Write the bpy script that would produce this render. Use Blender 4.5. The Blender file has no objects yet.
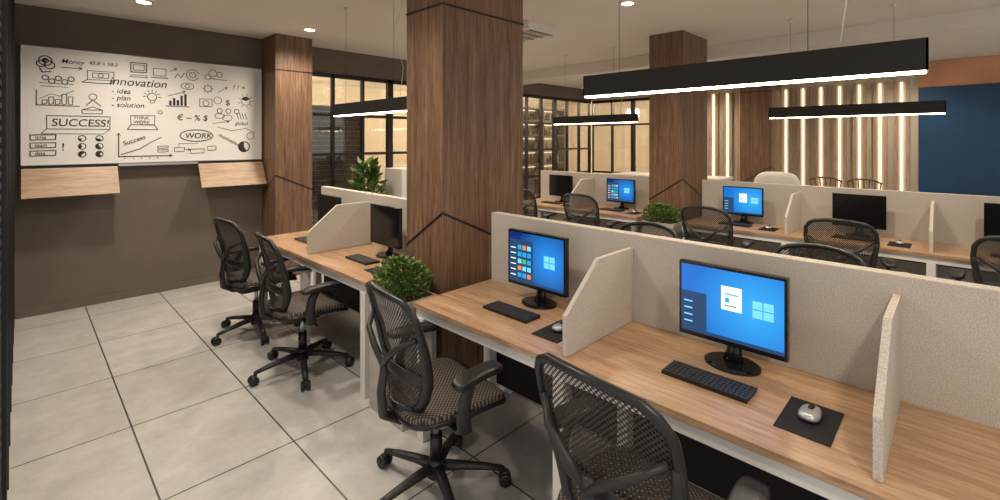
import bpy, math, random
from mathutils import Vector, Matrix
random.seed(7)
scene = bpy.context.scene
scene.view_settings.view_transform = 'Standard'

# ---------------------------------------------------------------- materials
def newmat(name):
    m = bpy.data.materials.new(name); m.use_nodes = True
    nt = m.node_tree; b = nt.nodes['Principled BSDF']
    return m, nt, b
def plain(name, col, rough=.5, metal=0, emit=None, es=0, noise=0, nscale=20):
    m, nt, b = newmat(name)
    b.inputs['Base Color'].default_value = (*col, 1)
    b.inputs['Roughness'].default_value = rough
    b.inputs['Metallic'].default_value = metal
    if emit:
        b.inputs['Emission Color'].default_value = (*emit, 1)
        b.inputs['Emission Strength'].default_value = es
    if noise:
        tc = nt.nodes.new('ShaderNodeTexCoord'); n = nt.nodes.new('ShaderNodeTexNoise')
        n.inputs['Scale'].default_value = nscale; n.inputs['Detail'].default_value = 5
        r = nt.nodes.new('ShaderNodeValToRGB')
        r.color_ramp.elements[0].position = .3; r.color_ramp.elements[1].position = .7
        r.color_ramp.elements[0].color = (*[c*(1-noise) for c in col], 1)
        r.color_ramp.elements[1].color = (*[min(1, c*(1+noise)) for c in col], 1)
        nt.links.new(tc.outputs['Object'], n.inputs['Vector'])
        nt.links.new(n.outputs['Fac'], r.inputs['Fac'])
        nt.links.new(r.outputs['Color'], b.inputs['Base Color'])
    return m
def wood(name, c1, c2, c3, stretch, rough=.45, scale=9):
    m, nt, b = newmat(name)
    tc = nt.nodes.new('ShaderNodeTexCoord'); mp = nt.nodes.new('ShaderNodeMapping')
    mp.inputs['Scale'].default_value = stretch
    n = nt.nodes.new('ShaderNodeTexNoise'); n.inputs['Scale'].default_value = scale
    n.inputs['Detail'].default_value = 8; n.inputs['Roughness'].default_value = .65
    n.inputs['Distortion'].default_value = .6
    n2 = nt.nodes.new('ShaderNodeTexNoise'); n2.inputs['Scale'].default_value = scale*.28
    n2.inputs['Detail'].default_value = 3
    mx = nt.nodes.new('ShaderNodeMath'); mx.operation = 'MULTIPLY_ADD'
    mx.inputs[1].default_value = .65
    m2 = nt.nodes.new('ShaderNodeMath'); m2.operation = 'MULTIPLY'; m2.inputs[1].default_value = .35
    r = nt.nodes.new('ShaderNodeValToRGB')
    e = r.color_ramp.elements
    e[0].position = .37; e[0].color = (*c1, 1); e[1].position = .63; e[1].color = (*c3, 1)
    k = e.new(.5); k.color = (*c2, 1)
    L = nt.links.new
    L(tc.outputs['Object'], mp.inputs['Vector']); L(mp.outputs['Vector'], n.inputs['Vector']); L(mp.outputs['Vector'], n2.inputs['Vector'])
    L(n.outputs['Fac'], mx.inputs[0]); L(n2.outputs['Fac'], m2.inputs[0]); L(m2.outputs[0], mx.inputs[2])
    L(mx.outputs[0], r.inputs['Fac']); L(r.outputs['Color'], b.inputs['Base Color'])
    b.inputs['Roughness'].default_value = rough
    return m
WALNUT = wood('walnut_veneer', (.085,.042,.022), (.175,.097,.055), (.27,.165,.10), (9,9,.4), scale=11)
OAK = wood('oak_desktop', (.29,.165,.09), (.44,.275,.16), (.56,.38,.245), (9,.6,9), .3)
OAKX = wood('oak_flap', (.29,.18,.105), (.42,.28,.175), (.52,.365,.25), (.8,9,9), .45)
SLATW = wood('slat_wood', (.34,.235,.16), (.48,.345,.24), (.58,.44,.32), (6,6,.5))
def fabric(name, base):
    m, nt, b = newmat(name)
    tc = nt.nodes.new('ShaderNodeTexCoord')
    n = nt.nodes.new('ShaderNodeTexNoise'); n.inputs['Scale'].default_value = 230; n.inputs['Detail'].default_value = 3
    r = nt.nodes.new('ShaderNodeValToRGB')
    r.color_ramp.elements[0].position = .36; r.color_ramp.elements[1].position = .62
    r.color_ramp.elements[0].color = (*[c*.80 for c in base], 1); r.color_ramp.elements[1].color = (*[c*1.1 for c in base], 1)
    nt.links.new(tc.outputs['Object'], n.inputs['Vector']); nt.links.new(n.outputs['Fac'], r.inputs['Fac'])
    nt.links.new(r.outputs['Color'], b.inputs['Base Color'])
    bp = nt.nodes.new('ShaderNodeBump'); bp.inputs['Strength'].default_value = .12; bp.inputs['Distance'].default_value = .002
    nt.links.new(n.outputs['Fac'], bp.inputs['Height']); nt.links.new(bp.outputs[0], b.inputs['Normal'])
    b.inputs['Roughness'].default_value = .95
    return m
FELT = fabric('partition_felt', (.55,.505,.45))
WHITE = plain('white_metal', (.72,.69,.65), .4)
BLACK = plain('black_plastic', (.009,.009,.01), .38)
BLACKG = plain('black_gloss', (.007,.007,.008), .15)
BLACKM = plain('black_matte', (.009,.008,.007), .75)
DGREY = plain('dark_grey_nylon', (.017,.016,.016), .5)
CHROME = plain('silver_plastic', (.55,.57,.6), .25, .6)
TAUPE = plain('taupe_paint', (.15,.122,.10), .85, noise=.08, nscale=3)
CREAM = plain('cream_paint', (.60,.51,.40), .85, noise=.04, nscale=2)
CEIL = plain('ceiling_paint', (.76,.71,.64), .9, noise=.02, nscale=1.5)
BOARD = plain('whiteboard_surface', (.84,.83,.81), .3)
INK = plain('marker_ink', (.03,.028,.03), .6)
KEYM = plain('key_plastic', (.025,.025,.028), .5)
PADM = plain('mousepad_cloth', (.010,.010,.012), .9)
LED = plain('led_diffuser', (1,.9,.75), .5, emit=(1,.80,.54), es=24)
LEDS = plain('led_slat_strip', (1,.9,.75), .5, emit=(1,.80,.52), es=1.7)
DLIGHT = plain('downlight_glow', (1,.9,.75), .5, emit=(1,.85,.65), es=8)
LEAF = plain('leaf_green', (.06,.13,.02), .5, noise=.5, nscale=60)
LEAF2 = plain('leaf_green_light', (.16,.23,.05), .5, noise=.4, nscale=50)
SOIL = plain('soil', (.05,.035,.025), .95)
STONE = plain('planter_concrete', (.42,.40,.37), .8, noise=.12, nscale=15)
BRICK = plain('brick_dark', (.12,.10,.085), .9, noise=.5, nscale=25)
AMBER = plain('bottle_amber', (.35,.13,.03), .2)
GRNB = plain('bottle_green', (.05,.1,.04), .2)
BOTW = plain('bottle_white', (.6,.55,.45), .3)
SCR_OFF = plain('screen_off', (.006,.006,.008), .12)
SCR_WHITE = plain('screen_white', (.8,.85,.9), .4, emit=(.85,.92,1), es=.8)
SCR_MENU = plain('screen_menu', (.01,.03,.08), .4, emit=(.012,.05,.13), es=1)
SCR_CYAN = plain('screen_cyan', (.1,.5,.9), .4, emit=(.2,.62,1), es=.85)
SCR_TILE = plain('screen_tile', (.0,.3,.7), .4, emit=(.02,.35,.8), es=.8)
SCR_RED = plain('screen_tile_red', (.7,.2,.05), .4, emit=(.75,.25,.06), es=.7)
SCR_GRN = plain('screen_tile_green', (.05,.4,.1), .4, emit=(.08,.5,.15), es=.7)
def screen_blue(name, c1, c2):
    m, nt, b = newmat(name)
    tc = nt.nodes.new('ShaderNodeTexCoord'); mp = nt.nodes.new('ShaderNodeMapping')
    mp.inputs['Scale'].default_value = (0,4.2,4.6)
    mp.inputs['Location'].default_value = (0, .09*4.2, -.25*4.6)
    g = nt.nodes.new('ShaderNodeTexGradient'); g.gradient_type = 'SPHERICAL'
    r = nt.nodes.new('ShaderNodeValToRGB')
    r.color_ramp.elements[0].color = (*c1, 1); r.color_ramp.elements[1].color = (*c2, 1)
    nt.links.new(tc.outputs['Object'], mp.inputs['Vector']); nt.links.new(mp.outputs[0], g.inputs[0])
    nt.links.new(g.outputs['Fac'], r.inputs['Fac']); nt.links.new(r.outputs['Color'], b.inputs['Emission Color'])
    b.inputs['Emission Strength'].default_value = 1
    b.inputs['Base Color'].default_value = (.01,.03,.08,1); b.inputs['Roughness'].default_value = .25
    return m
SCR_A = screen_blue('screen_blue_dark', (.0,.012,.15), (.02,.32,.95))
SCR_B = screen_blue('screen_blue_bright', (.0,.16,.66), (.04,.46,1))

def meshmat(name, axes, hole_transparent, thread, hole, pitch):
    m, nt, b = newmat(name)
    tc = nt.nodes.new('ShaderNodeTexCoord'); sp = nt.nodes.new('ShaderNodeSeparateXYZ')
    nt.links.new(tc.outputs['Object'], sp.inputs[0])
    outs = []
    for ax in axes:
        mu = nt.nodes.new('ShaderNodeMath'); mu.operation = 'MULTIPLY'; mu.inputs[1].default_value = 2*math.pi/pitch
        s = nt.nodes.new('ShaderNodeMath'); s.operation = 'SINE'
        nt.links.new(sp.outputs[ax], mu.inputs[0]); nt.links.new(mu.outputs[0], s.inputs[0]); outs.append(s)
    pr = nt.nodes.new('ShaderNodeMath'); pr.operation = 'MULTIPLY'
    nt.links.new(outs[0].outputs[0], pr.inputs[0]); nt.links.new(outs[1].outputs[0], pr.inputs[1])
    gt = nt.nodes.new('ShaderNodeMath'); gt.operation = 'GREATER_THAN'; gt.inputs[1].default_value = .16
    nt.links.new(pr.outputs[0], gt.inputs[0])
    b.inputs['Roughness'].default_value = .7
    if hole_transparent:
        b.inputs['Base Color'].default_value = (*thread, 1)
        tr = nt.nodes.new('ShaderNodeBsdfTransparent'); mix = nt.nodes.new('ShaderNodeMixShader')
        f = nt.nodes.new('ShaderNodeMath'); f.operation = 'MULTIPLY'; f.inputs[1].default_value = .9
        nt.links.new(gt.outputs[0], f.inputs[0]); nt.links.new(f.outputs[0], mix.inputs[0])
        nt.links.new(b.outputs[0], mix.inputs[1]); nt.links.new(tr.outputs[0], mix.inputs[2])
        nt.links.new(mix.outputs[0], nt.nodes['Material Output'].inputs['Surface'])
    else:
        mc = nt.nodes.new('ShaderNodeMix'); mc.data_type = 'RGBA'
        mc.inputs[6].default_value = (*thread, 1); mc.inputs[7].default_value = (*hole, 1)
        nt.links.new(gt.outputs[0], mc.inputs[0]); nt.links.new(mc.outputs[2], b.inputs['Base Color'])
    return m
MESHB = meshmat('chair_back_mesh', ('Y','Z'), True, (.035,.028,.024), None, .0175)
MESHS = meshmat('chair_seat_mesh', ('X','Y'), False, (.02,.016,.014), (.17,.135,.11), .02)

def tile_mat():
    m, nt, b = newmat('porcelain_tile')
    tc = nt.nodes.new('ShaderNodeTexCoord'); mp = nt.nodes.new('ShaderNodeMapping')
    mp.inputs['Location'].default_value = (-.445+6, -3.4+8, 0)
    br = nt.nodes.new('ShaderNodeTexBrick'); br.offset = 0; br.squash = 1
    br.inputs['Scale'].default_value = 1; br.inputs['Brick Width'].default_value = .6
    br.inputs['Row Height'].default_value = .8; br.inputs['Mortar Size'].default_value = .0042
    br.inputs['Mortar Smooth'].default_value = .0; br.inputs['Bias'].default_value = 0
    br.inputs['Color1'].default_value = (.94,.94,.94,1); br.inputs['Color2'].default_value = (1,1,1,1)
    br.inputs['Mortar'].default_value = (.09,.08,.07,1)
    n = nt.nodes.new('ShaderNodeTexNoise'); n.inputs['Scale'].default_value = 4; n.inputs['Detail'].default_value = 10
    n.inputs['Roughness'].default_value = .75
    r = nt.nodes.new('ShaderNodeValToRGB')
    r.color_ramp.elements[0].position = .32; r.color_ramp.elements[1].position = .68
    r.color_ramp.elements[0].color = (.395,.38,.36,1); r.color_ramp.elements[1].color = (.565,.55,.53,1)
    mx = nt.nodes.new('ShaderNodeMix'); mx.data_type = 'RGBA'; mx.blend_type = 'MULTIPLY'; mx.inputs[0].default_value = 1
    L = nt.links.new
    L(tc.outputs['Object'], mp.inputs[0]); L(mp.outputs[0], br.inputs['Vector']); L(tc.outputs['Object'], n.inputs['Vector'])
    L(n.outputs['Fac'], r.inputs['Fac']); L(r.outputs['Color'], mx.inputs[6]); L(br.outputs['Color'], mx.inputs[7])
    L(mx.outputs[2], b.inputs['Base Color']); b.inputs['Roughness'].default_value = .3
    return m
TILE = tile_mat()
def glass_mat():
    m, nt, b = newmat('window_glass')
    tr = nt.nodes.new('ShaderNodeBsdfTransparent'); gl = nt.nodes.new('ShaderNodeBsdfGlossy')
    gl.inputs['Roughness'].default_value = .05; tr.inputs[0].default_value = (.85,.86,.85,1)
    mix = nt.nodes.new('ShaderNodeMixShader'); mix.inputs[0].default_value = .09
    nt.links.new(tr.outputs[0], mix.inputs[1]); nt.links.new(gl.outputs[0], mix.inputs[2])
    nt.links.new(mix.outputs[0], nt.nodes['Material Output'].inputs['Surface'])
    return m
GLASS = glass_mat()
def blue_mat():
    m, nt, b = newmat('blue_panel_paint')
    tc = nt.nodes.new('ShaderNodeTexCoord'); n = nt.nodes.new('ShaderNodeTexNoise'); n.inputs['Scale'].default_value = 1.2
    r = nt.nodes.new('ShaderNodeValToRGB')
    r.color_ramp.elements[0].color = (.005,.025,.07,1); r.color_ramp.elements[1].color = (.015,.085,.19,1)
    nt.links.new(tc.outputs['Object'], n.inputs['Vector']); nt.links.new(n.outputs['Fac'], r.inputs['Fac'])
    nt.links.new(r.outputs['Color'], b.inputs['Base Color']); b.inputs['Roughness'].default_value = .5
    return m
BLUE = blue_mat()
WALLGLOW = plain('painted_orange_glow', (.66,.33,.19), .85, noise=.25, nscale=1.5)  # orange light on the wall, put into the base colour

# ---------------------------------------------------------------- mesh builder
class MB:
    def __init__(s): s.v=[]; s.f=[]; s.m=[]; s.sm=[]; s.mats=[]
    def add(s, vs, fs, mat, smooth=False):
        o = len(s.v); s.v += [tuple(x) for x in vs]
        if mat not in s.mats: s.mats.append(mat)
        k = s.mats.index(mat)
        for f in fs: s.f.append(tuple(i+o for i in f)); s.m.append(k); s.sm.append(smooth)
    def box(s, lo, hi, mat, M=None):
        x0,y0,z0=lo; x1,y1,z1=hi
        vs=[Vector(p) for p in ((x0,y0,z0),(x1,y0,z0),(x1,y1,z0),(x0,y1,z0),(x0,y0,z1),(x1,y0,z1),(x1,y1,z1),(x0,y1,z1))]
        if M: vs=[M@p for p in vs]
        s.add(vs, [(0,3,2,1),(4,5,6,7),(0,1,5,4),(1,2,6,5),(2,3,7,6),(3,0,4,7)], mat)
    def tube(s, pts, rad, mat, n=10, sx=1, sy=1, closed=False, up=None):
        P=[Vector(p) for p in pts]; N=len(P)
        if not isinstance(rad,(list,tuple)): rad=[rad]*N
        vs=[]; prev=None
        for i,p in enumerate(P):
            if closed: t=(P[(i+1)%N]-P[i-1]).normalized()
            else: t=(P[min(i+1,N-1)]-P[max(i-1,0)]).normalized()
            if prev is None:
                a = Vector(up) if up else (Vector((0,0,1)) if abs(t.z)<.9 else Vector((1,0,0)))
                nn=(a-t*a.dot(t)).normalized()
            else:
                nn=(prev-t*prev.dot(t)).normalized()
            prev=nn; bb=t.cross(nn)
            for k in range(n):
                a=2*math.pi*k/n
                vs.append(p+nn*math.cos(a)*rad[i]*sx+bb*math.sin(a)*rad[i]*sy)
        fs=[]
        R=N if closed else N-1
        for i in range(R):
            j=(i+1)%N
            for k in range(n):
                k2=(k+1)%n; fs.append((i*n+k,i*n+k2,j*n+k2,j*n+k))
        if not closed:
            fs.append(tuple(range(n-1,-1,-1))); fs.append(tuple((N-1)*n+k for k in range(n)))
        s.add(vs,fs,mat,True)
    def pad(s, c, h, mat, e=.35, nu=28, nv=14, M=None, bend=None):
        def sp(w,p): return math.copysign(abs(w)**p,w)
        vs=[]
        for j in range(nv+1):
            ph=-math.pi/2+math.pi*j/nv
            for i in range(nu):
                th=2*math.pi*i/nu
                x=sp(math.cos(ph),e)*sp(math.cos(th),e); y=sp(math.cos(ph),e)*sp(math.sin(th),e); z=sp(math.sin(ph),e)
                q=Vector((x*h[0],y*h[1],z*h[2]))
                if bend: q=bend(q)
                if M: q=M@q
                vs.append(q+Vector(c))
        fs=[]
        for j in range(nv):
            for i in range(nu):
                i2=(i+1)%nu; fs.append((j*nu+i,j*nu+i2,(j+1)*nu+i2,(j+1)*nu+i))
        s.add(vs,fs,mat,True)
    def sheet(s, fn, nu, nv, mat):
        vs=[fn(i/nu,j/nv) for j in range(nv+1) for i in range(nu+1)]
        fs=[(j*(nu+1)+i,j*(nu+1)+i+1,(j+1)*(nu+1)+i+1,(j+1)*(nu+1)+i) for j in range(nv) for i in range(nu)]
        s.add(vs,fs,mat,True)
    def prism(s, poly, axis, a, b, mat):
        def mk(p,t):
            if axis=='Y': return (p[0],t,p[1])
            if axis=='X': return (t,p[0],p[1])
            return (p[0],p[1],t)
        n=len(poly); vs=[mk(p,a) for p in poly]+[mk(p,b) for p in poly]
        fs=[tuple(range(n-1,-1,-1)),tuple(range(n,2*n))]+[(i,(i+1)%n,n+(i+1)%n,n+i) for i in range(n)]
        s.add(vs,fs,mat)
    def mesh(s, name):
        me=bpy.data.meshes.new(name); me.from_pydata(s.v,[],s.f)
        for m in s.mats: me.materials.append(m)
        me.polygons.foreach_set('material_index',s.m); me.polygons.foreach_set('use_smooth',s.sm); me.update()
        import bmesh
        bm=bmesh.new(); bm.from_mesh(me); bmesh.ops.recalc_face_normals(bm,faces=bm.faces); bm.to_mesh(me); bm.free()
        return me
    def obj(s, name, loc=(0,0,0), rot=0, parent=None, bevel=0):
        o=bpy.data.objects.new(name, s.mesh(name)); scene.collection.objects.link(o)
        o.location=loc; o.rotation_euler=(0,0,rot)
        if parent: o.parent=parent
        if bevel:
            b=o.modifiers.new('bevel','BEVEL'); b.width=bevel; b.segments=2; b.limit_method='ANGLE'
        return o
def empty(name, loc=(0,0,0)):
    e=bpy.data.objects.new(name,None); scene.collection.objects.link(e); e.location=loc; e.empty_display_size=.1; return e
def inst(me, name, loc, rot=0):
    o=bpy.data.objects.new(name,me); scene.collection.objects.link(o); o.location=loc; o.rotation_euler=(0,0,rot); return o
def simple(name, lo, hi, mat, bevel=0):
    c=[(a+b)/2 for a,b in zip(lo,hi)]
    m=MB(); m.box([a-b for a,b in zip(lo,c)],[a-b for a,b in zip(hi,c)],mat); return m.obj(name,c,bevel=bevel)

# ---------------------------------------------------------------- room shell
CZ=2.91
m=MB(); m.box((-.1,-3,-.1),(14,10.5,0),TILE); m.obj('floor')
m=MB(); m.box((-.1,-3,CZ),(14,10.5,CZ+.1),CEIL); m.obj('ceiling')
m=MB(); m.box((-.2,6.2,0),(2.6,6.35,CZ),TAUPE); m.obj('wall_back')
m=MB()
m.box((-.2,2.6,0),(-.063,6.2,CZ),BLACKM)
for i in range(8):
    y=2.75+i*.45
    m.box((-.063,y,.0),(-.04,y+.05,CZ),BLACK)
for k in range(60):
    z=.2+k*.045
    m.box((-.063,2.6,z),(-.055,6.2,z+.02),DGREY)
m.obj('wall_left')
m=MB(); m.box((9.5,-3,0),(9.65,3.6,CZ),CREAM); m.obj('wall_right')
m=MB(); m.box((2.6,6.22,2.58),(9.5,6.34,CZ),TAUPE); m.box((9.5,3.6,2.58),(9.65,6.34,CZ),CREAM); m.obj('wall_window_header')
m=MB(); m.box((6.45,-3,2.74),(6.95,6.2,CZ),CEIL); m.box((6.95,-3,2.83),(9.5,6.2,CZ),CEIL); m.obj('trim_ceiling_beam')
m=MB(); m.box((2.5,10.2,0),(14,10.35,CZ),CREAM); m.box((13.6,-3,0),(13.75,10.2,CZ),CREAM); m.box((2.45,6.35,0),(2.6,10.2,CZ),CREAM)
m.obj('wall_corridor')
# brick wall beyond the left glazing, with real mortar courses
m=MB(); m.box((2.62,7.2,0),(4.0,7.35,2.2),STONE)
for r_ in range(28):
    z=.005+r_*.078
    x=2.62-(.11 if r_%2 else 0)
    while x<4.0:
        a=max(2.62,x+.005); b=min(4.0,x+.215)
        if b-a>.02: m.box((a,7.188,z),(b,7.2,z+.066),BRICK)
        x+=.22
m.obj('wall_brick_garden')
m=MB()
m.box((-.04,6.185,0),(2.08,6.2,.07),TAUPE); m.obj('baseboard_back')

def glazing(name, a, b, axis, fixed, zs, step, z0=0.0, z1=2.58):
    m=MB(); w=.022
    def B(lo,hi,z_lo,z_hi,t,mat):
        if axis=='X': m.box((lo,fixed-t,z_lo),(hi,fixed+t,z_hi),mat)
        else: m.box((fixed-t,lo,z_lo),(fixed+t,hi,z_hi),mat)
    n=max(1,round((b-a)/step))
    for i in range(n+1):
        p=a+(b-a)*i/n; ww=w*(2.1 if i%3==0 else .9)
        B(max(a,p-ww),min(b,p+ww),z0,z1,.03,BLACK)
    for z in zs: B(a,b,z-.02,z+.02,.025,BLACK)
    B(a,b,z0,z0+.05,.03,BLACK); B(a,b,z1-.06,z1,.03,BLACK)
    B(a+.01,b-.01,z0+.05,z1-.06,.003,GLASS)
    m.obj(name)
glazing('window_1',2.6,9.5,'X',6.28,[.9,1.45,2.0],.46)
glazing('window_2',3.6,6.25,'Y',9.58,[.9,2.0],.53)

# ---------------------------------------------------------------- columns
def column(name,x0,y0,x1,y1,peak=1.21):
    m=MB(); cx=(x0+x1)/2; cy=(y0+y1)/2
    m.box((x0-cx,y0-cy,0),(x1-cx,y1-cy,CZ),WALNUT)
    t=.004
    for zz in (2.48,):
        m.box((x0-cx-t,y0-cy-t,zz),(x1-cx+t,y1-cy+t,zz+.012),BLACK)
    w=.014
    def strip(axis,a,b,za,zb,face):
        poly=[(a,za-w),(b,zb-w),(b,zb),(a,za)]
        if axis=='Y': m.prism(poly,'Y',face-t,face+.002,BLACK)
        else: m.prism(poly,'X',face-t,face+.002,BLACK)
    L=x1-x0; W=y1-y0
    strip('Y',x0-cx,x1-cx,peak,peak-.45*L,y0-cy)
    strip('X',y0-cy,y1-cy,peak,peak-.66*W,x0-cx)
    o=m.obj(name,(cx,cy,0)); return o
column('wood_clad_column',1.80,2.25,2.54,2.63)
column('wood_clad_column',5.30,2.25,6.03,2.66)
column('wood_clad_column',2.10,5.76,2.54,6.2,1.24)
column('wood_clad_column',8.88,2.25,9.5,2.75)

# ---------------------------------------------------------------- benches
def bench(xc,y0,y1,divs,posts):
    root=empty('office_workstation_bench',(xc,(y0+y1)/2,0)); oy=(y0+y1)/2
    for sgn,nm in ((-1,'a'),(1,'b')):
        xf=sgn*.64; xb=sgn*.03
        m=MB(); m.box((min(xf,xb),y0-oy,.724),(max(xf,xb),y1-oy,.75),OAK)
        m.obj('tabletop_'+nm,parent=root,bevel=.002)
        m=MB()
        xi=sgn*.625; xj=sgn*.60
        m.box((min(xi,xj),y0-oy+.01,.672),(max(xi,xj),y1-oy-.01,.7235),WHITE)
        m.box((min(sgn*.12,sgn*.2),y0-oy+.01,.58),(max(sgn*.12,sgn*.2),y1-oy-.01,.70),BLACKM)
        for p in posts:
            q=p-oy
            m.box((min(sgn*.63,sgn*.57),q-.028,0),(max(sgn*.63,sgn*.57),q+.028,.672),WHITE)
            m.box((min(sgn*.60,sgn*.03),q-.02,.672),(max(sgn*.60,sgn*.03),q+.02,.7235),WHITE)
            m.box((min(sgn*.12,sgn*.06),q-.028,0),(max(sgn*.12,sgn*.06),q+.028,.672),WHITE)
        m.obj('frame_'+nm,parent=root,bevel=.002)
        m=MB()
        for d in divs:
            q=d-oy
            poly=[(sgn*.031,.751),(sgn*.585,.751),(sgn*.585,.92),(sgn*.34,1.115),(sgn*.031,1.115)]
            m.prism(poly,'Y',q-.011,q+.011,FELT)
        m.obj('divider_'+nm,parent=root,bevel=.002)
    m=MB(); m.box((-.03,y0-oy,.42),(.03,y1-oy,1.18),FELT)
    m.obj('partition',parent=root,bevel=.003)
    # modesty panel below the partition
    m=MB(); m.box((-.012,y0-oy+.02,.08),(.012,y1-oy-.02,.42),BLACKM)
    m.obj('modesty_panel',parent=root)
    return root
XC1,XC2=2.16,5.66
for xc in (XC1,XC2):
    bench(xc,-1.85,2.16,[1.165,.15,-.86],[2.11,1.165,.15,-.86,-1.8])
    bench(xc,2.68,4.62,[3.66],[2.73,3.66,4.57])

# ---------------------------------------------------------------- monitors (face -X)
def monitor_mesh(kind):
    m=MB(); hw=.201; z0,z1=.085,.390
    m.box((-.012,-hw,z0),(.02,hw,z1),BLACKG)
    m.box((.02,-hw*.7,z0+.05),(.035,hw*.7,z1-.05),BLACK)
    b=.010
    sm={'off':SCR_OFF,'a':SCR_A,'b':SCR_B}[kind]
    def q(a0,a1,b0,b1,mat,lv):
        W=2*(hw-b); H=(z1-z0-b-.018)
        ya=(hw-b)-a0*W; yb=(hw-b)-a1*W; za=z0+.018+b0*H; zb=z0+.018+b1*H
        x=-.0125-.0004*lv
        m.add([(x,ya,za),(x,yb,za),(x,yb,zb),(x,ya,zb)],[(0,1,2,3)],mat)
    q(0,1,0,1,sm,1)
    if kind=='a':
        q(0,1,0,.045,SCR_MENU,2); q(0,.46,.045,.86,SCR_MENU,2)
        for i in range(3):
            for j in range(5):
                mt=[SCR_TILE,SCR_CYAN,SCR_TILE,SCR_RED,SCR_GRN,SCR_TILE,SCR_CYAN][(i*5+j*3)%7]
                q(.17+i*.09,.24+i*.09,.1+j*.14,.19+j*.14,mt,3)
        for j in range(6): q(.03,.13,.12+j*.11,.14+j*.11,SCR_WHITE,3)
        for (i,j) in ((0,0),(1,0),(0,1),(1,1)):
            q(.66+i*.10,.75+i*.10,.40+j*.125,.51+j*.125,SCR_CYAN,2)
    if kind=='b':
        q(0,1,0,.05,SCR_MENU,2); q(0,.27,.05,.6,SCR_MENU,2)
        for j in range(4): q(.03,.12,.14+j*.1,.16+j*.1,SCR_CYAN,3)
        q(.42,.62,.44,.78,SCR_WHITE,3); q(.46,.50,.55,.62,SCR_TILE,4); q(.45,.59,.66,.68,SCR_TILE,4); q(.45,.57,.5,.515,SCR_MENU,4)
        for (i,j) in ((0,0),(1,0),(0,1),(1,1)):
            q(.72+i*.1,.81+i*.1,.42+j*.125,.53+j*.125,SCR_CYAN,2)
    m.tube([(.035,0,.2),(.05,0,.13),(.045,0,.05),(.03,0,.012)],[.02,.022,.024,.034],BLACKG,12,.6,1.2)
    m.box((.015,-.04,.12),(.045,.04,.21),BLACK)
    N=32
    pts=[(0.02+.085*math.cos(2*math.pi*k/N),.105*math.sin(2*math.pi*k/N)) for k in range(N)]
    top=[(0.02+.075*math.cos(2*math.pi*k/N),.095*math.sin(2*math.pi*k/N)) for k in range(N)]
    vs=[(x,y,0) for x,y in pts]+[(x,y,.008) for x,y in pts]+[(x,y,.014) for x,y in top]
    fs=[tuple(range(N-1,-1,-1)),tuple(range(2*N,3*N))]
    for r in range(2): fs+=[(r*N+i,r*N+(i+1)%N,(r+1)*N+(i+1)%N,(r+1)*N+i) for i in range(N)]
    m.add(vs,fs,BLACKG)
    return m.mesh('monitor_'+kind)
MON={k:monitor_mesh(k) for k in ('off','a','b')}
m=MB(); m.box((-.058,-.152,0),(.058,.152,.012),BLACK)
for r in range(6):
    for c in range(18):
        x=.048-r*.0185; y=.142-c*.0167
        m.box((x-.0155,y-.0145,.012),(x,y,.0175),KEYM)
KB=m.mesh('keyboard')
m=MB()
def mb(q):
    return Vector((q.x, q.y*(1-.12*(q.x/.05)), q.z*(1+.2*(-q.x/.05)) if q.z>0 else q.z))
m.pad((0,0,.014),(.052,.030,.014),CHROME,.75,24,12,bend=mb)
m.tube([(.047,0,.018),(.02,0,.027),(-.005,0,.0285)],[.008,.009,.006],BLACK,8)
m.pad((0,.0,.009),(.053,.032,.008),BLACK,.75,24,8)
MOUSE=m.mesh('mouse')
m=MB(); m.box((-.115,-.075,0),(.115,.075,.003),PADM); PAD=m.mesh('mouse_pad')
def station(xc,yc,kind,sgn=-1):
    rot=0 if sgn<0 else math.pi
    X=lambda d: xc+sgn*d
    inst(MON[kind],'computer_monitor',(X(.190),yc-.005,.7505),rot)
    inst(KB,'keyboard',(X(.375),yc+.015,.7505),rot)
    inst(PAD,'mouse_pad',(X(.39),yc+sgn*.31,.7505),rot)
    inst(MOUSE,'computer_mouse',(X(.375),yc+sgn*.31,.7537),rot)
station(XC1,1.65,'a'); station(XC1,.65,'b'); station(XC1,3.17,'off'); station(XC1,4.12,'off')
station(XC2,1.67,'b'); station(XC2,.665,'off'); station(XC2,-.35,'off'); station(XC2,3.15,'a'); station(XC2,4.12,'off')
for xc in (XC1,XC2):
    for yy in (1.65,.65,-.35,3.15,4.12): station(xc,yy,'off',1)

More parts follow.
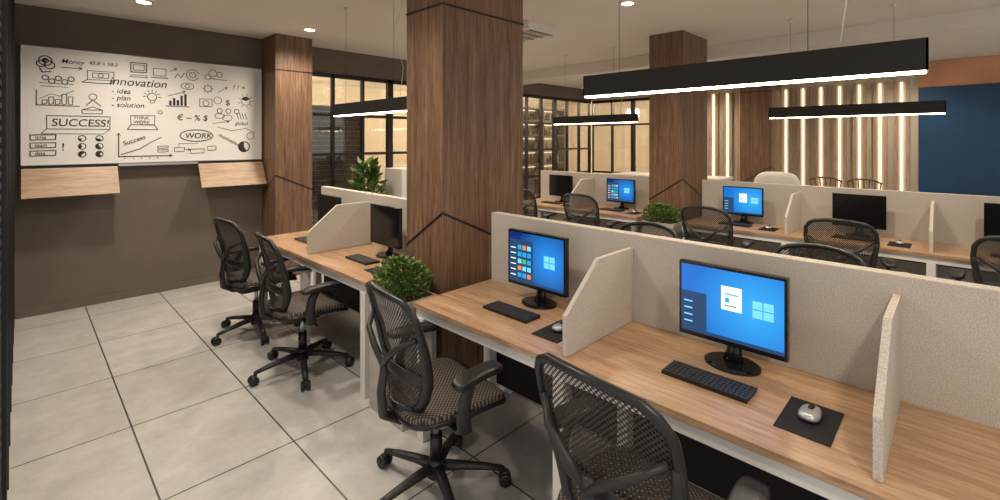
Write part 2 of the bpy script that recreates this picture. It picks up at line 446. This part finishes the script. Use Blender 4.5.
# ---------------------------------------------------------------- office chair
def lerp_tab(tab,t):
    for (a,va),(b,vb) in zip(tab,tab[1:]):
        if t<=b:
            k=(t-a)/(b-a); k=k*k*(3-2*k)*.5+k*.5; return va+(vb-va)*k
    return tab[-1][1]
def chair_mesh():
    m=MB()
    for k in range(5):
        a=2*math.pi*k/5-.55; c,s=math.cos(a),math.sin(a)
        m.tube([(c*.02,s*.02,.115),(c*.12,s*.12,.108),(c*.24,s*.24,.092),(c*.315,s*.315,.078)],[.03,.025,.02,.016],DGREY,10,.75,1)
        ex,ey=c*.315,s*.315
        m.tube([(ex,ey,.085),(ex,ey,.05)],.011,BLACK,8)
        t=Vector((-s,c,0)); ctr=Vector((ex+c*.012,ey+s*.012,.03))
        for sg in (-1,1):
            p=ctr+t*sg*.011; q=ctr+t*sg*.03
            m.tube([p,p+t*sg*.003,q-t*sg*.003,q],[.025,.03,.03,.024],BLACK,16)
        m.tube([ctr+t*-.012+Vector((0,0,.012)),ctr+t*.012+Vector((0,0,.012))],.022,DGREY,12)
    m.tube([(0,0,.07),(0,0,.15)],[.042,.036],DGREY,18)
    m.tube([(0,0,.15),(0,0,.27)],[.03,.028],BLACK,16)
    m.tube([(0,0,.27),(0,0,.38)],.016,CHROME,12)
    m.pad((-.02,0,.395),(.14,.09,.032),DGREY,.4)
    m.tube([(.02,-.08,.39),(.02,-.2,.385),(.02,-.24,.38)],[.006,.006,.011],BLACK,8)
    def sb(q):
        k=max(0,q.x-.1)/.15; return Vector((q.x,q.y*(1-.10*max(0,-q.x)/.25),q.z-.03*k*k+.02*(q.y/.25)**2))
    m.pad((.03,0,.455),(.245,.25,.03),MESHS,.42,40,14,bend=sb)
    m.pad((.03,0,.437),(.252,.257,.018),BLACK,.42,40,10,bend=sb)
    wt=[(0,.11),(.05,.155),(.15,.185),(.4,.222),(.7,.24),(.86,.235),(.95,.21),(1,.165)]
    xt=[(0,-.215),(.25,-.195),(.5,-.215),(.8,-.255),(1,-.29)]
    def P(s,t):
        w=lerp_tab(wt,t); return Vector((lerp_tab(xt,t)+.055*s*s*(1-.35*t), s*w, .485+.495*t+.02*(1-s*s)*t))
    m.sheet(lambda u,v:P(u*2-1,v),16,24,MESHB)
    loop=[P(-1,i/22) for i in range(23)]+[P(-1+2*i/12,1) for i in range(1,12)]+[P(1,1-i/22) for i in range(23)]+[P(1-2*i/8,0) for i in range(1,8)]
    m.tube(loop,.0155,BLACK,10,1.0,1.0,closed=True)
    for sg in (-1,1):
        m.tube([P(sg*.98,t/10)+Vector((-.012,0,0)) for t in range(0,8)],[.012,.02,.023,.023,.022,.02,.016,.01],DGREY,10,1,.8)
    m.tube([P(s/6*.97,.30)+Vector((-.02,0,0)) for s in range(-6,7)],.022,DGREY,10,1.3,.35)
    m.tube([(-.08,0,.40),(-.19,0,.405),(-.265,0,.45),(-.275,0,.55),(-.262,0,.64),(-.268,0,.71)],[.03,.03,.028,.024,.021,.016],DGREY,12,.7,1.3)
    for sg in (-1,1):
        e=P(sg*.9,.70)
        m.tube([(-.265,0,.67),(-.275,sg*.07,.73),(-.27,sg*.15,.79),e+Vector((-.008,0,0))],[.016,.015,.013,.011],DGREY,10)
    for sg in (-1,1):
        m.tube([(-.02,sg*.1,.41),(-.02,sg*.24,.405),(-.03,sg*.292,.43),(-.045,sg*.30,.50),(-.03,sg*.30,.58),(.0,sg*.297,.635)],[.018,.02,.021,.021,.018,.016],DGREY,12,.8,1.5)
        m.pad((.035,sg*.297,.655),(.135,.045,.018),BLACK,.5,28,12,bend=lambda q:Vector((q.x,q.y-sg*.02*(q.x/.135),q.z-.010*(q.x/.135)**2)))
    return m.mesh('office_chair')
CH=chair_mesh()
R=math.radians
for x,y,r in ((1.37,1.76,-8),(1.37,.71,-6),(1.42,3.38,-6),(1.42,4.33,6),
              (3.12,1.70,180),(3.12,.62,176),(3.12,3.2,185),(3.12,-.4,180),
              (4.90,1.75,-4),(4.90,.70,3),(4.92,3.25,0),(4.90,-.30,5),(4.92,4.2,0),
              (6.6,1.2,180),(6.6,.1,172)):
    inst(CH,'office_chair',(x,y,0.0),R(r))

# ---------------------------------------------------------------- pendants
def pendant(x,y0,y1):
    m=MB(); L=(y1-y0)/2; h=.11
    m.box((-.03,-L,.006),(-.026,L,h),BLACKM); m.box((.026,-L,.006),(.03,L,h),BLACKM)
    m.box((-.03,-L,h),(.03,L,h+.006),BLACKM); m.box((-.03,-L,.006),(.03,-L+.006,h),BLACKM); m.box((-.03,L-.006,.006),(.03,L,h),BLACKM)
    m.box((-.026,-L+.006,.0),(.026,L-.006,.02),LED)
    for yy in (-L+.35,L-.2):
        m.tube([(0,yy,h),(0,yy,CZ-1.88-.02)],.0014,BLACK,6)
        m.tube([(0,yy,CZ-1.88-.03),(0,yy,CZ-1.88)],.02,WHITE,16)
    m.tube([(0,-L+.25,h),(.01,-L+.22,h+.25),(-.02,-L+.3,h+.55),(.01,-L+.24,h+.75),(0,-L+.25,CZ-1.88)],.0025,WHITE,6)
    m.obj('linear_pendant_lamp',(x,(y0+y1)/2,1.88))
for xc in (2.16,5.64):
    pendant(xc,.07,1.45); pendant(xc,3.0,4.36)

# ---------------------------------------------------------------- downlights
spots=[(.78,5.3),(.78,2.4),(.6,-.6),(2.3,5.28),(3.9,2.17),(3.9,5.1),(3.9,-.6),(7.4,2.2),(7.4,5.0),(7.4,-.6),(1.0,3.8),(5.6,5.3),(3.9,3.7),(3.9,.9),(8.6,3.4),(8.7,.6)]
N=24
vs=[(.055*math.cos(2*math.pi*k/N),.055*math.sin(2*math.pi*k/N),-.008) for k in range(N)]
m=MB(); m.tube([(0,0,-.006),(0,0,0)],[.07,.075],WHITE,N); m.add(vs,[tuple(range(N))],DLIGHT)
DL=m.mesh('downlight')
for i,(x,y) in enumerate(spots):
    zc=CZ if x<6.9 else 2.83
    inst(DL,'recessed_downlight',(x,y,zc))
    l=bpy.data.lights.new('downlight_spot','SPOT'); l.energy=112 if x<7 else 70; l.spot_size=R(150); l.spot_blend=1; l.color=(1,.87,.71); l.shadow_soft_size=.08
    o=bpy.data.objects.new('downlight_spot',l); scene.collection.objects.link(o); o.location=(x,y,zc-.05)
for x,y in ((4,8.2),(7,8.2),(10,8.5),(11.5,5.2),(11.5,2)):
    l=bpy.data.lights.new('corridor_light','POINT'); l.energy=165; l.color=(1,.84,.63); l.shadow_soft_size=.2
    o=bpy.data.objects.new('corridor_light',l); scene.collection.objects.link(o); o.location=(x,y,2.6)

# ---------------------------------------------------------------- whiteboard
wb=empty('whiteboard',(1.04,6.17,1.97)); ox,oz=1.04,1.97
m=MB(); m.box((-1.04,-.012,-.555),(1.04,.02,.555),BOARD); m.obj('panel',parent=wb)
m=MB()
for lo,hi in (((-1.045,-.016,.553),(1.045,.02,.56)),((-1.045,-.016,-.56),(1.045,.02,-.553)),((-1.045,-.016,-.56),(-1.038,.02,.56)),((1.038,-.016,-.56),(1.045,.02,.56))):
    m.box(lo,hi,CHROME)
m.obj('frame',parent=wb)
ink=MB()
YI=-.0145
def stroke(pts,w=.0045,closed=False):
    w*=.75
    P=[Vector((x-ox,YI,z-oz)) for x,z in pts]
    if closed: P.append(P[0])
    for a,b in zip(P,P[1:]):
        d=(b-a)
        if d.length<1e-6: continue
        t=d.normalized(); n=Vector((-t.z,0,t.x))*w; e=t*w*.5
        ink.add([a-e+n,a-e-n,b+e-n,b+e+n],[(0,1,2,3)],INK)
def circ(x,z,r,a0=0,a1=360,n=18,w=.004,rz=None):
    rz=rz or r
    stroke([(x+r*math.cos(R(a0+(a1-a0)*i/n)),z+rz*math.sin(R(a0+(a1-a0)*i/n))) for i in range(n+1)],w)
def rect(x,z,a,b,w=.004): stroke([(x,z),(x+a,z+.004),(x+a+.003,z+b),(x-.002,z+b-.003)],w,True)
def arrow(x0,z0,x1,z1,h=.03,w=.004):
    stroke([(x0,z0),(x1,z1)],w); a=math.atan2(z1-z0,x1-x0)
    for s in (2.6,-2.6): stroke([(x1,z1),(x1+h*math.cos(a+s),z1+h*math.sin(a+s))],w)
def fillpie(x,z,r,a0,a1,n=12):
    vs=[(x-ox,YI,z-oz)]+[(x-ox+r*math.cos(R(a0+(a1-a0)*i/n)),YI,z-oz+r*math.sin(R(a0+(a1-a0)*i/n))) for i in range(n+1)]
    ink.add(vs,[(0,i,i+1) for i in range(1,n+1)],INK)
def fillrect(x,z,a,b):
    ink.add([(x-ox,YI,z-oz),(x+a-ox,YI,z-oz),(x+a-ox,YI,z+b-oz),(x-ox,YI,z+b-oz)],[(0,1,2,3)],INK)
def text(s,x,z,size,shear=.2,w=.0012,rot=0):
    c=bpy.data.curves.new('lettering','FONT'); c.body=s; c.size=size; c.shear=shear; c.offset=w*.2
    c.materials.append(INK)
    o=bpy.data.objects.new('lettering_'+s.strip().split(' ')[0].lower(),c); scene.collection.objects.link(o)
    o.parent=wb; o.location=(x-ox,YI-.001,z-oz); o.rotation_euler=(R(90),-R(rot),0)
# row 1
circ(.16,2.40,.045,w=.006); circ(.13,2.37,.03,w=.006); circ(.19,2.36,.035,w=.006); fillpie(.16,2.40,.025,0,300); stroke([(.12,2.33),(.14,2.29),(.2,2.3)],.006)
text('Money',.27,2.39,.06); arrow(.27,2.35,.42,2.35)
rect(.46,2.25,.2,.09); rect(.5,2.27,.12,.05); circ(.56,2.295,.02); stroke([(.46,2.25),(.42,2.22),(.64,2.22),(.66,2.25)])
text('45.8 > 58.3',.47,2.40,.048)
rect(.80,2.36,.13,.1,.006); rect(.82,2.38,.09,.06); stroke([(.81,2.33),(.93,2.33),(.94,2.31),(.79,2.31)],.004,True)
rect(.99,2.34,.11,.08); stroke([(.97,2.32),(1.12,2.32)],.006); arrow(1.14,2.4,1.2,2.44); circ(1.35,2.38,.06,20,330); circ(1.35,2.38,.03)
stroke([(1.18,2.33),(1.21,2.38),(1.24,2.34),(1.27,2.39)])
circ(1.55,2.42,.04); circ(1.62,2.41,.03); circ(1.5,2.37,.03); stroke([(1.52,2.36),(1.7,2.35)])
# row 2
for i in range(5): circ(.16+i*.045,2.24-(i%2)*.03,.022,w=.005)
stroke([(.12,2.19),(.36,2.19)],.003); stroke([(.13,2.16),(.32,2.16)],.003)
text('innovation',.62,2.215,.115,.25,.002)
circ(1.30,2.25,.06,rz=.035); circ(1.30,2.25,.02); circ(1.5,2.24,.035)
for a in range(0,360,45): stroke([(1.5+.035*math.cos(R(a)),2.24+.035*math.sin(R(a))),(1.5+.055*math.cos(R(a)),2.24+.055*math.sin(R(a)))],.005)
arrow(1.6,2.2,1.7,2.27); text('? ! +',1.75,2.25,.08)
# row 3
for i,h in enumerate((.04,.07,.05,.1,.08)): rect(.14+i*.045,1.99,.03,h,.004)
stroke([(.1,2.12),(.1,1.98),(.40,1.98)],.005); circ(.5,2.08,.03); stroke([(.45,1.99),(.5,2.05),(.56,1.99)],.005)
stroke([(.12,2.04),(.2,2.09),(.26,2.07),(.36,2.13)],.003)
text('- idea\n- plan\n- solution',.64,2.13,.07,.2,.0012)
circ(.98,2.11,.04,-60,240,w=.005); rect(.965,2.045,.035,.03)
for a in range(0,200,30): stroke([(.98+.055*math.cos(R(a)),2.11+.055*math.sin(R(a))),(.98+.078*math.cos(R(a)),2.11+.078*math.sin(R(a)))],.004)
for i,h in enumerate((.05,.08,.06,.11,.13)): fillrect(1.13+i*.035,2.03,.022,h)
stroke([(1.1,2.02),(1.32,2.02)],.005); arrow(1.12,2.13,1.28,2.19)
rect(1.42,2.03,.12,.09); circ(1.48,2.07,.03); circ(1.6,2.11,.04); text('$',1.68,2.06,.09,0,.002)
circ(1.9,2.12,.05); fillpie(1.9,2.12,.05,30,160)
for a in range(0,360,40): stroke([(1.9+.06*math.cos(R(a)),2.12+.06*math.sin(R(a))),(1.9+.085*math.cos(R(a)),2.12+.085*math.sin(R(a)))],.004)
rect(.42,1.91,.15,.04); stroke([(.43,1.95),(.50,1.98),(.57,1.95)])
# row 4
text('SUCCESS!',.20,1.785,.10,.1,.002); rect(.17,1.755,.46,.13,.004); stroke([(.17,1.755),(.13,1.71),(.58,1.71),(.63,1.755)],.003)
rect(.80,1.81,.2,.10); text('THINK\nWORK',.82,1.868,.045,0); circ(1.05,1.95,.018)
stroke([(.77,1.76),(.80,1.81),(1.0,1.81),(1.03,1.76)],.005,True)
text('€ ~ % $',1.2,1.87,.09,.1,.002)
circ(1.62,1.93,.05,rz=.03); circ(1.7,1.91,.05,rz=.035); arrow(1.55,1.84,1.72,1.87)
for i in range(4): stroke([(1.8+i*.03,1.97),(1.82+i*.03,1.9)],.005)
text('global',1.78,1.83,.06)
for i in range(3): circ(1.62+i*.09,1.99,.026,w=.005)
# row 5
for i in range(3): rect(.06,1.5+i*.075,.17,.05,.005); text(('data','team','time')[i],.09,1.512+i*.075,.042,0)
text('!',.27,1.55,.1,0,.002)
for i in range(2):
    for j in range(3):
        cx,cz=.42+i*.13,1.51+j*.078
        circ(cx,cz,.028,w=.005); fillpie(cx,cz,.028,40+70*j,250+60*i)
stroke([(.70,1.69),(.70,1.48),(1.14,1.48)],.006); arrow(.7,1.5,.7,1.72); arrow(.9,1.48,1.16,1.48)
stroke([(.72,1.50),(.8,1.53),(.88,1.56),(.96,1.62),(1.06,1.68)],.005)
text('Success',.74,1.59,.065,.2,.001,22)
for i in range(5): stroke([(.75+i*.07,1.465),(.75+i*.07,1.455)],.005)
for i in range(2): rect(1.03,1.52+i*.04,.09,.026)
circ(1.39,1.70,.16,rz=.065,n=28,w=.006); text('WORK',1.275,1.67,.085,.1,.003)
rect(1.18,1.52,.09,.05); rect(1.33,1.5,.13,.05); rect(1.5,1.53,.08,.05); arrow(1.27,1.55,1.33,1.54); stroke([(1.22,1.57),(1.22,1.61),(1.4,1.61)],.003)
text('motivation',1.6,1.70,.06,.2,.001,-30)
circ(1.88,1.57,.06,w=.008); fillpie(1.88,1.57,.06,90,300); circ(1.95,1.70,.04)
stroke([(1.6,1.8),(1.75,1.76),(1.9,1.79),(2.0,1.74)],.004)
ink.obj('marker_drawing',parent=wb)

def flap(x0,x1):
    c=(x0+x1)/2; h=(x1-x0)/2
    m=MB()
    m.prism([(-.004,0),(-.022,-.004),(-.172,-.262),(-.156,-.27)],'X',-h,h,OAKX)
    m.box((-h,-.012,-.02),(h,.045,.012),DGREY)
    for s in (-h+.08,h-.1): m.box((s,-.08,-.17),(s+.02,.045,-.15),DGREY)
    m.obj('folding_wall_table',(c,6.154,1.385))
flap(.0,.69); flap(1.40,2.08)
m=MB(); m.box((-.35,-.06,-.012),(.35,.02,.0),CHROME); m.box((-.35,-.06,0),(.35,-.055,.012),CHROME); m.box((-.1,-.045,.0),(.03,-.02,.015),DGREY)
m.obj('marker_tray',(1.045,6.18,1.395))

# ---------------------------------------------------------------- plants
def bush(name,x,y,rx,ry,z0,ht,n,leaf=.022,pz=.72,px=.12,py=.17):
    m=MB()
    m.box((-px,-py,0),(px,py,pz-.03),STONE)
    m.box((-px-.008,-py-.008,pz-.05),(px+.008,py+.008,pz),STONE)
    m.box((-px+.015,-py+.015,pz),(px-.015,py-.015,pz+.004),SOIL)
    for i in range(n):
        a=random.uniform(0,6.283); r=random.random()**.45; u=random.random()
        zz=z0+ht*(u**.8)
        sc=math.sqrt(max(.05,1-((u-.3)/.75)**2))
        p=Vector((rx*r*math.cos(a)*sc,ry*r*math.sin(a)*sc,zz))
        d=Vector((math.cos(a)*r+random.uniform(-.5,.5),math.sin(a)*r+random.uniform(-.5,.5),random.uniform(.0,1))).normalized()
        sd=d.cross(Vector((random.uniform(-1,1),random.uniform(-1,1),1))).normalized()
        s=leaf*random.uniform(.7,1.3); up=d.cross(sd)*s*.15
        m.add([p,p+d*s*.5+sd*s*.38+up,p+d*s*1.15,p+d*s*.5-sd*s*.38+up],[(0,1,2,3)],LEAF if random.random()<.6 else LEAF2)
    for i in range(14):
        a=random.uniform(0,6.283)
        m.tube([(0,0,z0-.02),(rx*.4*math.cos(a),ry*.4*math.sin(a),z0+ht*.4),(rx*.7*math.cos(a),ry*.7*math.sin(a),z0+ht*.8)],.0025,LEAF,5)
    m.obj(name,(x,y,0))
bush('potted_shrub',1.625,2.42,.14,.21,.715,.20,1500,.026,px=.12,py=.18)
bush('potted_shrub',5.125,2.42,.14,.21,.715,.19,900,.03,px=.12,py=.18)
bush('tall_potted_plant',3.30,5.75,.18,.18,.75,.58,220,.10,px=.14,py=.14,pz=.5)
simple('white_cabinet',(3.72,5.55,0),(4.5,6.0,1.24),WHITE,.004)

# ---------------------------------------------------------------- right wall features
m=MB()
def slats(ya,yb,step=.13):
    y=ya
    while y<yb:
        m.box((9.44,y,.1),(9.5,y+.045,2.56),SLATW)
        y+=step
def leds(ys):
    for y in ys: m.box((9.462,y,.12),(9.485,y+.028,2.54),LEDS)
slats(.52,2.2); slats(2.8,3.58)
leds([.6,.86,1.12,1.38,1.64,1.90,2.16, 2.88,3.14,3.40])
m.obj('slat_wall_panel')
simple('blue_wall_panel',(9.45,-2.8,.3),(9.498,.42,2.44),BLUE,.004)
simple('painted_glow_band',(9.47,-2.8,2.44),(9.499,.42,2.825),WALLGLOW)  # band coloured to stand in for the orange glow above the blue panel
m=MB(); x0,x1=6.6,9.9
for z in (.3,.7,1.05,1.4,1.75,2.1,2.4): m.box((x0,0,z),(x1,.3,z+.03),WALNUT)
for x in (x0,7.4,8.2,9.0,x1-.03): m.box((x,0,0),(x+.03,.3,2.45),WALNUT)
m.box((x0,.3,0),(x1,.32,2.45),CREAM)
for z in (.73,1.08,1.43,1.78,2.13):
    m.box((x0+.03,.26,z+.24),(x1-.03,.28,z+.26),LEDS)
    x=x0+.07
    while x<x1-.08:
        h=random.uniform(.14,.24); mt=random.choice((AMBER,GRNB,BOTW,AMBER,DGREY))
        m.tube([(x,.14,z),(x,.14,z+h*.62),(x,.14,z+h*.75),(x,.14,z+h)],[.028,.028,.011,.011],mt,8)
        x+=random.uniform(.07,.12)
m.obj('bottle_shelf',(0,7.3,0))
def stool(x,y,r):
    m=MB()
    for sx in (-1,1):
        for sy in (-1,1): m.tube([(sx*.19,sy*.19,0),(sx*.14,sy*.14,.68)],.014,WALNUT,8)
    m.tube([(.17,-.17,.25),(.17,.17,.25)],.01,WALNUT,6); m.tube([(-.17,-.17,.25),(-.17,.17,.25)],.01,WALNUT,6)
    m.pad((0,0,.70),(.2,.2,.03),WALNUT,.5)
    for k in range(7):
        yy=-.15+.05*k; m.tube([(.16,yy*.9,.72),(.22,yy*1.25,1.12-abs(yy)*.3)],.008,WALNUT,6)
    m.tube([(.215,-.2,1.06),(.225,-.1,1.11),(.225,.1,1.11),(.215,.2,1.06)],.012,WALNUT,8)
    m.obj('wooden_bar_stool',(x,y,0),R(r))
stool(8.3,1.36,180); stool(8.3,.90,175)
m=MB(); m.box((-.3,-.9,0),(.3,.9,1.0),WHITE); m.box((-.35,-.95,1.0),(.35,.95,1.04),WHITE); m.obj('reception_counter',(7.9,3.6,0),bevel=.005)
m=MB()
m.pad((0,0,.42),(.34,.34,.09),WHITE,.6); m.pad((.26,0,.78),(.09,.34,.36),WHITE,.6)
m.pad((.02,.3,.6),(.28,.06,.1),WHITE,.6); m.pad((.02,-.3,.6),(.28,.06,.1),WHITE,.6)
for sx in (-.22,.22):
    for sy in (-.22,.22): m.tube([(sx,sy,0),(sx,sy,.36)],.015,CHROME,8)
m.obj('white_lounge_armchair',(8.3,2.05,0),R(10))
m=MB(); m.box((-.24,-.24,-.09),(.24,.24,0),CEIL); m.box((-.18,-.18,-.095),(.18,.18,-.09),STONE)
for k in range(4): m.box((-.2,-.22+k*.14,-.1),(.2,-.21+k*.14,-.094),DGREY)
m.obj('ceiling_air_conditioner',(3.95,3.45,CZ),bevel=.004)

# ---------------------------------------------------------------- world & camera
w=bpy.data.worlds.new('world'); scene.world=w; w.use_nodes=True
bg=w.node_tree.nodes['Background']; bg.inputs[0].default_value=(1,.95,.88,1); bg.inputs[1].default_value=.8
cd=bpy.data.cameras.new('camera'); cam=bpy.data.objects.new('camera',cd); scene.collection.objects.link(cam)
cam.location=(0,0,1.65); cam.rotation_euler=(R(90),0,R(-45.66)); cd.sensor_width=36; cd.lens=16.85; cd.shift_y=-.11; cd.clip_start=.02
scene.camera=cam
